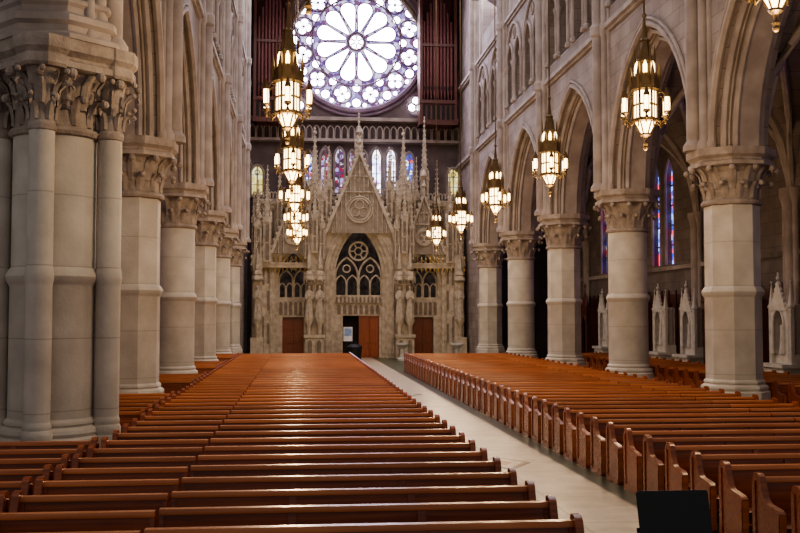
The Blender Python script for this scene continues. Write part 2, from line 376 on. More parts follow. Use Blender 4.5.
# ------------------------------------------------------------------ floor
def floor_mat():
    m, nt, out = newmat('floor_marble'); l = nt.links
    tc = N(nt, 'ShaderNodeTexCoord'); sp = N(nt, 'ShaderNodeSeparateXYZ'); l.new(tc.outputs['Object'], sp.inputs[0])
    sub = N(nt, 'ShaderNodeMath', operation='SUBTRACT'); sub.inputs[1].default_value = 3.8; l.new(sp.outputs[0], sub.inputs[0])
    ab = N(nt, 'ShaderNodeMath', operation='ABSOLUTE'); l.new(sub.outputs[0], ab.inputs[0])
    lt = N(nt, 'ShaderNodeMath', operation='LESS_THAN'); lt.inputs[1].default_value = 1.14; l.new(ab.outputs[0], lt.inputs[0])
    no = N(nt, 'ShaderNodeTexNoise'); no.inputs['Scale'].default_value = 1.6; no.inputs['Detail'].default_value = 8; no.inputs['Roughness'].default_value = .7
    l.new(tc.outputs['Object'], no.inputs['Vector'])
    r1 = ramp(nt, [(0.40, 0.325, 0.24), (0.60, 0.515, 0.41)], [0.35, 0.65]); l.new(no.outputs['Fac'], r1.inputs['Fac'])
    bt = N(nt, 'ShaderNodeTexBrick'); bt.offset = 0; bt.inputs['Scale'].default_value = 1; bt.inputs['Brick Width'].default_value = 1.12; bt.inputs['Row Height'].default_value = 1.12
    bt.inputs['Mortar Size'].default_value = .012; bt.inputs['Color1'].default_value = (1,1,1,1); bt.inputs['Color2'].default_value = (.88,.86,.83,1); bt.inputs['Mortar'].default_value = (.55,.5,.45,1)
    mp = N(nt, 'ShaderNodeMapping'); mp.inputs['Location'].default_value = (-3.8, 0, 0); l.new(tc.outputs['Object'], mp.inputs[0]); l.new(mp.outputs[0], bt.inputs['Vector'])
    mu = N(nt, 'ShaderNodeMixRGB', blend_type='MULTIPLY'); mu.inputs[0].default_value = 1; l.new(r1.outputs[0], mu.inputs[1]); l.new(bt.outputs[0], mu.inputs[2])
    r2 = ramp(nt, [(0.025, 0.035, 0.02), (0.09, 0.10, 0.06)], [0.35, 0.65]); l.new(no.outputs['Fac'], r2.inputs['Fac'])
    mx = N(nt, 'ShaderNodeMixRGB'); l.new(lt.outputs[0], mx.inputs[0]); l.new(r2.outputs[0], mx.inputs[1]); l.new(mu.outputs[0], mx.inputs[2])
    b = N(nt, 'ShaderNodeBsdfPrincipled'); b.inputs['Roughness'].default_value = .3
    l.new(mx.outputs[0], b.inputs['Base Color']); l.new(b.outputs[0], out.inputs[0]); return m
mb = MB(); mb.box(-11.5, 19.5, -4, 73, -.3, 0); mb.obj('floor', [floor_mat()])
inl = [plain('inlay_brown', (.20,.11,.06), .3), plain('inlay_cream', (.50,.42,.31), .3), plain('inlay_red', (.3,.09,.04), .3)]
for y in (10.2, 19.0, 36.0):
    mb = MB(); M = lambda u, v, w: (3.87+u, y+v, w)
    mb.prism([(-.55,0),(0,-.85),(.55,0),(0,.85)], .001, .006, M, 0)
    mb.prism([(-.42,0),(0,-.66),(.42,0),(0,.66)], .006, .009, M, 1)
    mb.prism([(-.2,0),(0,-.32),(.2,0),(0,.32)], .009, .012, M, 2)
    mb.obj('floor_inlay', inl)

# ------------------------------------------------------------------ pews
def pew_mesh(length, ends=(True, True)):
    mb = MB(); h = length/2
    Mx = lambda u, v, w: (w, u, v)
    prof = [(-.50,0),(.14,0),(.15,.6),(.16,.92),(.13,.985),(.03,.985),(-.02,.95),(-.06,.84),(-.11,.73),(-.18,.675),(-.44,.65),(-.50,.61)]
    low = [(-.44,0),(.10,0),(.12,.87),(.07,.87),(.0,.50),(-.44,.45)]
    for s, e in ((-1, ends[0]), (1, ends[1])):
        w0, w1 = sorted((s*h, s*(h-.075)))
        if not e:      # plain internal support where two lengths butt together
            mb.prism(low, *sorted((s*h, s*(h-.05))), Mx, 0); continue
        mb.prism(prof, w0, w1, Mx, 0)
        mb.prism([(-.505,.05),(-.50,.05),(-.50,.60),(-.505,.60)], w0, w1, Mx, 1)  # end front in the lighter wood, its brightness painted on
        o0, o1 = sorted((s*h, s*(h+.015)))
        mb.prism([(-.50,0),(.15,0),(.15,.10),(-.50,.10)], o0, o1, Mx, 0)
        mb.prism([(-.50,.1),(-.43,.1),(-.43,.60),(-.50,.60)], o0, o1, Mx, 0)
        mb.prism([(.07,.1),(.14,.1),(.15,.9),(.08,.9)], o0, o1, Mx, 0)
    x0, x1 = -h+(.07 if ends[0] else 0), h-(.07 if ends[1] else 0)
    back = [(-.01,.30),(.02,.30),(.115,.90),(.085,.90)]
    mb.prism(back, x0, x1, Mx, 0)
    mb.prism([(.045,.875),(.15,.875),(.155,.90),(.145,.93),(.055,.93),(.045,.905)], x0, x1, Mx, 1)
    k = max(1, round(length/1.25))
    for i in range(k+1):
        xx = x0+(x1-x0)*i/k
        mb.prism([(-.03,.46),(-.005,.46),(.085,.87),(.06,.87)], max(x0, xx-.04), min(x1, xx+.04), Mx, 0)
    mb.prism([(-.45,.42),(.0,.40),(.02,.44),(-.44,.465),(-.47,.45)], x0, x1, Mx, 0)
    mb.prism([(-.42,.32),(-.39,.32),(-.39,.42),(-.42,.42)], x0, x1, Mx, 0)
    for i in range(1, k):
        xx = x0+(x1-x0)*i/k
        mb.prism([(-.38,0),(.03,0),(.03,.3),(-.03,.41),(-.38,.41)], xx-.02, xx+.02, Mx, 0)
    mb.prism([(.10,.60),(.19,.60),(.20,.72),(.19,.72),(.18,.615),(.11,.615)], x0, x1, Mx, 0)
    mb.prism([(.20,.10),(.36,.10),(.36,.15),(.20,.15)], x0+.05, x1-.05, Mx, 0)
    for xx in (x0+.3, 0, x1-.3): mb.box(xx-.03, xx+.03, .24, .32, 0, .1, 0)
    return mb.obj('church_pew', [M_PEW, M_PEWLIT], mesh_only=True)
SP = .935
def pew_block(x0, x1, y0, n, skip=None, ends=(True, True)):
    me = pew_mesh(x1-x0, ends)
    for k in range(n):
        y = y0+SP*k
        if skip and skip(y): continue
        place('church_pew', me, ((x0+x1)/2, y, 0))
pew_block(-1.35, 2.57, 9.0, 46, None, (False, True))
pew_block(5.28, 9.1, 10.25, 44, None, (True, False))
pew_block(-2.95, -1.38, 8.90, 46, None, (True, False))
pew_block(9.13, 10.6, 10.25, 44, None, (False, True))
nearcol = lambda y: any(abs(y-(Y0+L*i)) < 1.75 for i in range(-1, 6))
pew_block(-6.6, -3.02, 8.90, 46, nearcol)
pew_block(-9.0, -6.7, 8.90, 45)
pew_block(13.3, 16.1, 20.5, 33)

# ------------------------------------------------------------------ lanterns
def lantern_mesh(chain):
    mb = MB()
    hx = pi/6
    mb.lathe(0, 0, [(.10,-.80),(.19,-.62),(.25,-.5),(.25,.22)], 6, 1, hx)
    mb.lathe(0, 0, [(.04,-1.12),(.07,-1.05),(.03,-.98),(.05,-.9),(.13,-.84),(.13,-.80)], 8, 0)
    mb.ball((0,0,-1.14), .06, 0)
    mb.lathe(0, 0, [(.28,-.54),(.32,-.52),(.32,-.46),(.28,-.44)], 6, 0, hx)
    mb.lathe(0, 0, [(.27,-.16),(.29,-.15),(.29,-.12),(.27,-.11)], 6, 0, hx)
    mb.lathe(0, 0, [(.29,.18),(.36,.22),(.36,.30),(.31,.34),(.25,.55),(.23,.56),(.21,.85),(.24,.87),(.24,.91),(.18,.95),(.10,1.35),(.12,1.37),(.12,1.40),(.07,1.45),(.03,1.85),(.03,1.95)], 6, 0, hx)
    mb.ball((0,0,1.98), .06, 0)
    for i in range(6):
        a = hx+i*pi/3; ca, sa = cos(a), sin(a)
        mb.tube([(.27*ca,.27*sa,-.5),(.27*ca,.27*sa,.45)], .028, 5, 0)
        mb.lathe(.33*ca, .33*sa, [(.045,.2),(.045,.5),(.06,.52),(.01,.82)], 4, 0)
        mb.lathe(.23*ca, .23*sa, [(.03,.85),(.03,1.05),(.005,1.28)], 4, 0)
        mb.tube([(.1*ca,.1*sa,-.82),(.20*ca,.20*sa,-.62),(.27*ca,.27*sa,-.5)], .02, 5, 0)
        mb.tube([(.34*ca,.34*sa,-.5),(.34*ca,.34*sa,-.68)], .02, 4, 0)
        b = a+pi/6; cb, sb = cos(b), sin(b)
        mb.tube([(.235*cb,.235*sb,-.5),(.235*cb,.235*sb,.2)], .014, 4, 0)
        mb.add([(.30*cb+.15*sb,.30*sb-.15*cb,.22),(.30*cb-.15*sb,.30*sb+.15*cb,.22),(.30*cb,.30*sb,.60)], [(0,1,2)], 0)
        mb.lathe(.21*cb, .21*sb, [(.05,.60),(.05,.78),(.005,.88)], 5, 1)
        mb.tube([(.28*cb,.28*sb,-.5),(.40*cb,.40*sb,-.60),(.51*cb,.51*sb,-.52),(.55*cb,.55*sb,-.38)], .018, 5, 0)
        mb.ball((.55*cb,.55*sb,-.50), .045, 0, 6)
        mb.lathe(.55*cb, .55*sb, [(.03,-.42),(.085,-.38),(.085,-.34)], 8, 0)
        mb.lathe(.55*cb, .55*sb, [(.055,-.34),(.065,-.2),(.055,-.02)], 8, 1)
        mb.lathe(.55*cb, .55*sb, [(.08,-.02),(.08,.02),(.01,.22)], 6, 0)
        for t in range(4):
            q = t*pi/2; mb.tube([(.55*cb+.07*cos(q), .55*sb+.07*sin(q), -.34), (.55*cb+.07*cos(q), .55*sb+.07*sin(q), -.02)], .009, 4, 0)
        mb.tube([(.28*cb,.28*sb,.1),(.42*cb,.42*sb,.12),(.55*cb,.55*sb,.0)], .014, 5, 0)
    mb.tube([(0,0,1.95),(0,0,chain)], .022, 5, 0)
    return mb.obj('pendant_lantern', [M_BRONZE, M_LAMP], mesh_only=True)
lm = lantern_mesh(31-7.9)
def lantern(x, y, z=7.85, e=340):
    o = place('pendant_lantern', lm, (x, y, z), rz=random.random())
    ld = bpy.data.lights.new('lamp', 'POINT'); ld.energy = e; ld.color = (1, .72, .42); ld.shadow_soft_size = .3
    lo = bpy.data.objects.new('lamp_light', ld); scene.collection.objects.link(lo); lo.parent = o; lo.location = (0, 0, -1.6)
for i in range(5):
    y = 22.4+8.95*i
    lantern(7.98, y); lantern(-.30 + .03*i, y)
lantern(8.15, 16.3, 8.9); lantern(.12, 16.3, 8.95)

# ------------------------------------------------------------------ west (entrance) wall
PC = 3.95
MW = lambda u, v, w: (PC+u, YB+w, v)
mb = MB()
mb.box(-11.5, 19.5, YB, YB+.8, 0, 33)
for d, w, rr in ((0,-.5,.16),(.35,-.3,.14),(.7,-.12,.12)):
    archtube(mb, 0, 19.5, 5.6, 8.3, w, MW, rr, 1, 14, d=d, zb=17.2, ref=(0,1,0))
band(mb, 0, 19.5, 5.6, 8.3, 0, .8, -.4, 0, MW, 1, 14)
mb.prism([(-7.6,15.2),(7.4,15.2),(7.4,15.4),(-7.6,15.4)], -.8, 0, MW, 1)
mb.prism([(-7.6,16.7),(7.4,16.7),(7.4,16.95),(-7.6,16.95)], -.8, 0, MW, 1)
for k in range(30):
    u = -7.35+.5*k
    archtube(mb, u, 16.0, .2, .35, -.6, MW, .045, 1, 4, zb=15.4, ref=(0,1,0))
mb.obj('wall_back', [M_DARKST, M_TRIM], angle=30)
def lancet_obj(name, us, z0, zs, a, r, mat, w=-.3):
    mb = MB()
    for u in us:
        P = [(u-a, z0)]+[(u+x, zs+y) for x, y in arch(a, r)]+[(u+a, z0)]
        mb.prism(P, w+.12, w+.16, MW, 1)
        archtube(mb, u, zs, a, r, w, MW, .09, 0, zb=z0, ref=(0,1,0))
        mb.tube([MW(u, z0, w+.05), MW(u, zs+r, w+.05)], .045, 4, 0)
        mb.tube([MW(u+.16*cos(t*pi/5), zs+.1+.16*sin(t*pi/5), w+.05) for t in range(10)], .035, 4, 0, ref=(0,1,0), closed=True)
        for z in (z0+.7, z0+1.4, z0+2.1): mb.tube([MW(u-a, z, w+.05), MW(u+a, z, w+.05)], .025, 4, 0)
        mb.prism([(u-a-.1,z0-.2),(u+a+.1,z0-.2),(u+a+.1,z0),(u-a-.1,z0)], w-.1, w+.2, MW, 0)
    return mb.obj(name, [M_TRIM, mat])
lancet_obj('window_1', [1.45, 2.5], 11.6, 14.1, .38, .8, M_GLW)
lancet_obj('window_2', [-2.2, -1.2], 11.6, 14.1, .38, .8, M_GLR)
lancet_obj('window_3', [-3.4, 3.8], 12.4, 14.0, .34, .6, M_GLB)
lancet_obj('window_4', [-7.0, 7.0], 11.4, 12.9, .45, .6, M_GLY)
lancet_obj('window_5', [-.3, .5], 12.4, 14.1, .28, .6, M_GLR)

# rose window
mb = MB()
RZ = 22.5; RR = 4.9
def disc(r, cu, cv, n=32): return [(cu+r*cos(2*pi*i/n), cv+r*sin(2*pi*i/n)) for i in range(n)]
def ring(r, cu, cv, w, rad, n=32, m=0): mb.tube([MW(*p, w) for p in disc(r, cu, cv, n)], rad, 6, m, ref=(0,1,0), closed=True)
mb.prism(disc(RR, 0, RZ, 64), -.16, -.12, MW, 2)
ring(RR+.1, 0, RZ, -.3, .2, 64); ring(RR+.42, 0, RZ, -.22, .12, 64); ring(3.2, 0, RZ, -.28, .06, 64)
mb.prism(disc(.48, 0, RZ), -.22, -.18, MW, 1); ring(.62, 0, RZ, -.28, .09)
for k in range(6):
    a = pi/3*k; ring(.2, .33*cos(a), RZ+.33*sin(a), -.26, .03, 10)
for k in range(12):
    a = 2*pi*k/12+pi/12
    ca, sa = cos(a), sin(a)
    def T(r, t): return (r*ca-t*sa, RZ+r*sa+t*ca)
    P = [T(.80,-.11), T(2.3,-.56)]+[T(2.35+.58*cos(q), .58*sin(q)) for q in [(-pi/2)+pi*j/8 for j in range(1, 8)]]+[T(2.3,.56), T(.80,.11)]
    mb.prism(P, -.24, -.19, MW, 1)
    mb.tube([MW(*p, -.28) for p in P], .045, 6, 0, ref=(0,1,0), closed=True)
    b = a; cb, sb = cos(b), sin(b)
    ou, ov = 3.93*cb, RZ+3.93*sb
    for q in range(4):
        t = b+q*pi/2; pu, pv = ou+.30*cos(t), ov+.30*sin(t)
        mb.prism(disc(.28, pu, pv, 14), -.24, -.20+.002*q, MW, 1)
        ring(.29, pu, pv, -.27, .03, 14)
    ring(.68, ou, ov, -.28, .055, 24)
    b2 = a+pi/12
    for rr, sz in ((3.35,.30),(4.42,.34)):
        pu, pv = rr*cos(b2), RZ+rr*sin(b2)
        mb.prism(disc(sz*.9, pu, pv, 12), -.24, -.21, MW, 1); ring(sz, pu, pv, -.27, .04, 14)
    for db in (-.13, .13):
        pu, pv = 4.6*cos(b2+db), RZ+4.6*sin(b2+db); mb.prism(disc(.15, pu, pv, 8), -.24, -.21, MW, 1)
for s in (-1, 1):
    cu, cv = s*4.3, 18.0
    for q in range(3):
        t = pi/2+q*2*pi/3; mb.prism(disc(.3, cu+.32*cos(t), cv+.32*sin(t), 14), -.2, -.15+.003*q, MW, 1); ring(.32, cu+.32*cos(t), cv+.32*sin(t), -.24, .05, 14)
    ring(.78, cu, cv, -.26, .07, 24)
mb.obj('rose_window', [M_TRACERY, M_ROSEW, M_ROSED])

# organ cases on either side of the rose
def organ(name, cx):
    mb = MB(); w = 1.22; y0, y1 = 68.9, 70.3
    mb.box(cx-w, cx+w, y0, y1, 16.4, 17.8, 0)
    mb.box(cx-w, cx+w, y1-.3, y1, 17.8, 27, 0)
    for s in (-1, 1): mb.box(cx+s*w-.1, cx+s*w+.1, y0-.1, y1, 16.2, 27, 0)
    mb.box(cx-w-.12, cx+w+.12, y0-.15, y1, 17.7, 17.95, 0); mb.box(cx-w-.12, cx+w+.12, y0-.15, y1, 16.2, 16.45, 0)
    for k in range(7): mb.box(cx-w+.1+k*.34, cx-w+.3+k*.34, y0-.05, y0, 16.6, 17.6, 2)
    for k in range(9):
        x = cx-w+.25+k*(2*w-.5)/8; top = 26.2-1.3*abs(k-4)*.5; rr = .11
        mb.lathe(x, y0+.25, [(.03,17.95),(rr,18.7),(rr,top),(rr*.9,top)], 12, 1)
        mb.box(x-.05, x+.05, y0+.10, y0+.14, 18.75, 18.95, 2)
    mb.box(cx-w, cx+w, y0+.05, y0+.15, 21.8, 22.0, 0)
    mb.obj(name, [M_DARKW, M_PIPE, M_VOID])
organ('organ_case', -1.95); organ('organ_case', 9.6)

# ------------------------------------------------------------------ entrance screen
screen = empty('entrance_portal_screen')
PY = 67.2
MP = lambda u, v, w: (PC+u, PY+w, v)
RF = (0, 1, 0)
def pinnacle(mb, u, w, s, z0, z1, zt, m=0):
    x, y, _ = MP(u, 0, w); h = s/2
    mb.box(x-h, x+h, y-h, y+h, z0, z1, m)
    mb.box(x-h-.05, x+h+.05, y-h-.05, y+h+.05, z1-.1, z1, m)
    mb.box(x-h-.04, x+h+.04, y-h-.04, y+h+.04, z0+(z1-z0)*.45, z0+(z1-z0)*.45+.08, m)
    mb.prism([(u-h*.5, z0+.15), (u-h*.5, z1-h*1.3), (u, z1-.28), (u+h*.5, z1-h*1.3), (u+h*.5, z0+.15)], w-h-.012, w-h-.002, MP, 2)
    mb.tube([(x-h*.55, y-h-.03, z0+.12), (x-h*.55, y-h-.03, z1-h*1.2), (x, y-h-.03, z1-.2), (x+h*.55, y-h-.03, z1-h*1.2), (x+h*.55, y-h-.03, z0+.12)], s*.07, 4, m, ref=RF)
    for dx, dy in ((0,-1),(1,0),(-1,0),(0,1)):
        tx, ty = -dy, dx
        cx_, cy_ = x+dx*(h+.03), y+dy*(h+.03)
        mb.add([(cx_-tx*h, cy_-ty*h, z1), (cx_+tx*h, cy_+ty*h, z1), (cx_, cy_, z1+s*1.1), (x, y, z1+s*1.1)], [(0,1,2),(0,2,3),(1,3,2)], m)
    mb.lathe(x, y, [(h*.95, z1), (.02, zt)], 4, m, pi/4)
    n = max(3, int((zt-z1)/.32))
    for k in range(1, n):
        f = k/n; rr = h*.95*(1-f)+.03
        for q in range(4):
            a = pi/4+q*pi/2; mb.ball((x+rr*cos(a), y+rr*sin(a), z1+(zt-z1)*f), .055+.03*s*(1-f), m, 5)
    mb.ball((x, y, zt), .09*max(.6, s*1.6), m, 6); mb.box(x-.03, x+.03, y-.03, y+.03, zt, zt+.25, m); mb.ball((x, y, zt+.28), .06, m, 5)
def gable(mb, uc, zb, half, za, w, t=.22, m=0):
    H = za-zb
    for s in (-1, 1):
        mb.prism([(uc+s*half, zb), (uc+s*(half+t), zb), (uc, za+t*1.3), (uc, za)], w-.22, w+.12, MP, m)
        L_ = sqrt(half**2+H**2); n = int(L_/.40)
        for k in range(1, n):
            f = k/n; mb.ball(MP(uc+s*(half+t+.05)*(1-f), zb+(za+t*1.3-zb)*f+.05, w-.05), .13, m, 6, 1.2)
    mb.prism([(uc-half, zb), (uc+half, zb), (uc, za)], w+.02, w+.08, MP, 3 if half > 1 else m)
    R0 = half*.34; zc = zb+H*.30
    for rr in (R0, R0*1.2): mb.tube([MP(uc+rr*cos(2*pi*i/20), zc+rr*sin(2*pi*i/20), w-.05) for i in range(20)], .07, 5, m, ref=RF, closed=True)
    for q in range(3):
        a = pi/2+q*2*pi/3; mb.tube([MP(uc+R0*.45*cos(a)+R0*.42*cos(2*pi*i/12), zc+R0*.45*sin(a)+R0*.42*sin(2*pi*i/12), w-.03) for i in range(12)], .045, 5, m, ref=RF, closed=True)
    n = max(3, int(half/.28))
    for k in range(-n+1, n):
        du = half*k/n; top = zb+H*(1-abs(du)/half)
        base = zb if abs(du) > R0*1.2 else zc+sqrt(max(0, (R0*1.2)**2-du**2))
        if top-base > .3: mb.tube([MP(uc+du, base, w-.03), MP(uc+du, top, w-.03)], .045, 4, m)
        if top-base > .9:
            d = half/n/2; mb.tube([MP(uc+du-d*2, base+(top-base)*.55, w-.02), MP(uc+du-d, base+(top-base)*.55+.25, w-.02), MP(uc+du, base+(top-base)*.55, w-.02)], .035, 4, m, ref=RF)
    for f in (.52, .72): mb.tube([MP(uc-half*(1-f), zb+H*f, w-.04), MP(uc+half*(1-f), zb+H*f, w-.04)], .06, 4, m)
    x, y, z = MP(uc, za+t, w-.05)
    mb.lathe(x, y, [(.12,z),(.08,z+.4),(.2,z+.55),(.1,z+.7),(.06,z+1.0),(.24,z+1.25),(.14,z+1.5),(.04,z+1.7)], 8, m)
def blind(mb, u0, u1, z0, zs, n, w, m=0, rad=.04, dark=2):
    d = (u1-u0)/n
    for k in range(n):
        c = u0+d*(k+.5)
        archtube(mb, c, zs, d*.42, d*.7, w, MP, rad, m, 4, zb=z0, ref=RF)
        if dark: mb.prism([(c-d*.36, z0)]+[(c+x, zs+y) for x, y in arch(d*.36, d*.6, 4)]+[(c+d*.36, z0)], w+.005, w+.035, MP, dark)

SM = [M_SCREEN, M_TYMP, stone('screen_recess_shade', (0.17, 0.13, 0.10), (0.26, 0.205, 0.16), 3.0), stone('screen_shadow_stone', (0.24, 0.19, 0.15), (0.34, 0.28, 0.22), 3.0)]  # last two: darker copies of screen stone, recess shade put into colour
mb = MB()
CA, CR, CS = 1.6, 3.5, 5.4
spandrel(mb, -2.6, 2.6, 0, CA, CR, CS, 9.7, .1, 1.0, MP, zb=0, d=.75, n=10)
for k, (d0, d1, w0) in enumerate(((0,.22,.55),(.22,.46,.3),(.46,.75,.05))):
    band(mb, 0, CS, CA, CR, d0, d1, w0, w0+.5, MP)
    archtube(mb, 0, CS, CA, CR, w0, MP, .085, 0, 10, d=d1-.02, zb=0.3, ref=RF)
    archtube(mb, 0, CS, CA, CR, w0+.02, MP, .05, 0, 10, d=(d0+d1)/2, zb=0.3, ref=RF)
    for s in (-1, 1): mb.prism([(s*(CA+d0),0),(s*(CA+d1),0),(s*(CA+d1),CS),(s*(CA+d0),CS)], w0+.04, w0+.6, MP)
mb.prism([(-CA,3.7),(CA,3.7),(CA,4.25),(-CA,4.25)], .6, 1.1, MP)
blind(mb, -CA, CA, 3.75, 4.0, 12, .57)
mb.prism([(-CA,0),(-1.05,0),(-1.05,3.7),(-CA,3.7)], .75, 1.1, MP); mb.prism([(1.42,0),(CA,0),(CA,3.7),(1.42,3.7)], .75, 1.1, MP)
mb.prism([(-1.05,2.85),(1.42,2.85),(1.42,3.7),(-1.05,3.7)], .75, 1.1, MP)
blind(mb, -1.5, 1.5, 2.95, 3.4, 8, .71)
P = [(-CA,4.25)]+[(x,CS+y) for x,y in arch(CA,CR)]+[(CA,4.25)]
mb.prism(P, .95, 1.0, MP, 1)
for c in (-.8, .8):
    archtube(mb, c, 5.5, .77, 1.3, .85, MP, .075, 0, 8, zb=4.25, ref=RF)
    for c2 in (-.39, .39): archtube(mb, c+c2, 5.0, .37, .6, .87, MP, .055, 0, 5, zb=4.25, ref=RF)
    mb.tube([MP(c+.25*cos(2*pi*i/14), 6.05+.25*sin(2*pi*i/14), .87) for i in range(14)], .055, 5, 0, ref=RF, closed=True)
for rr, rd in ((.62,.08),(.25,.055)): mb.tube([MP(rr*cos(2*pi*i/20), 7.25+rr*sin(2*pi*i/20), .85) for i in range(20)], rd, 5, 0, ref=RF, closed=True)
for q in range(6):
    a = q*pi/3; mb.tube([MP(.25*cos(a), 7.25+.25*sin(a), .86), MP(.6*cos(a), 7.25+.6*sin(a), .86)], .05, 5, 0, ref=RF)
gable(mb, 0, 8.4, 2.15, 13.7, -.25, .26)
for s in (-1, 1):
    mb.prism([(s*2.2,8.4),(s*2.45,8.4),(s*2.62,7.2),(s*2.4,7.2)], -.45, -.1, MP)
blind(mb, -2.6, 2.6, 8.75, 9.35, 15, .07)
for s in (-1, 1):
    c = s*4.4; SA, SR, SS = 1.0, 1.9, 5.2
    u0, u1 = sorted((s*2.6, s*6.2))
    spandrel(mb, u0, u1, c, SA, SR, SS, 8.0, .2, 1.0, MP, zb=0, d=.5, n=8)
    for d0, d1, w0 in ((0,.24,.5),(.24,.5,.15)):
        band(mb, c, SS, SA, SR, d0, d1, w0, w0+.5, MP, 0, 8)
        archtube(mb, c, SS, SA, SR, w0, MP, .07, 0, 8, d=d1-.02, zb=.3, ref=RF)
        for q in (-1, 1): mb.prism([(c+q*(SA+d0),0),(c+q*(SA+d1),0),(c+q*(SA+d1),SS),(c+q*(SA+d0),SS)], w0+.04, w0+.6, MP)
    mb.prism([(c-SA,2.75),(c+SA,2.75),(c+SA,4.1),(c-SA,4.1)], .6, 1.1, MP)
    blind(mb, c-SA, c+SA, 2.9, 3.6, 6, .56)
    for q in (-1, 1): mb.prism([(c+q*.72,0),(c+q*SA,0),(c+q*SA,2.75),(c+q*.72,2.75)], .6, 1.1, MP)
    P = [(c-SA,4.1)]+[(c+x,SS+y) for x,y in arch(SA,SR,8)]+[(c+SA,4.1)]
    mb.prism(P, .85, .9, MP, 1)
    for q in (-.5, .5): archtube(mb, c+q, 5.2, .46, .7, .8, MP, .065, 0, 6, zb=4.1, ref=RF)
    for q in (-.75, -.25, .25, .75): archtube(mb, c+q, 4.7, .22, .35, .82, MP, .05, 0, 4, zb=4.1, ref=RF)
    mb.tube([MP(c+.32*cos(2*pi*i/14), 6.3+.32*sin(2*pi*i/14), .8) for i in range(14)], .06, 5, 0, ref=RF, closed=True)
    gable(mb, c, 7.0, 1.35, 10.9, -.05, .2)
    blind(mb, u0+.1, u1-.1, 7.0, 7.7, 11, .17)
    for z0 in (1.0, 3.2, 5.0):
        for q in (-1, 1): blind(mb, c+q*1.65-.14, c+q*1.65+.14, z0, z0+1.2, 1, .15)
    u0, u1 = sorted((s*6.2, s*7.15))
    mb.prism([(u0,0),(u1,0),(u1,7.2),(u0,7.2)], .1, 1.0, MP)
    for z0 in (4.9, 1.3): blind(mb, u0+.05, u1-.05, z0, z0+1.3, 2, .06)
    gable(mb, (u0+u1)/2, 6.2, .45, 8.0, -.05, .12)
    u0, u1 = sorted((s*2.6, s*7.15))
    mb.prism([(u0,7.2),(u1,7.2),(u1,10.8),(u0,10.8)], .9, 1.2, MP)
    blind(mb, u0, u1, 8.1, 9.9, 12, .86); mb.prism([(u0,10.4),(u1,10.4),(u1,10.6),(u0,10.6)], .7, 1.3, MP)
    blind(mb, u0, u1, 10.85, 11.1, 20, .9, dark=0)
mb.prism([(-2.6,9.6),(2.6,9.6),(2.6,11.0),(-2.6,11.0)], .9, 1.2, MP)
blind(mb, -2.6, 2.6, 9.7, 10.6, 11, .86); blind(mb, -2.6, 2.6, 11.0, 11.25, 12, .9, dark=0)
mb.obj('screen_wall', SM, parent=screen, angle=30)

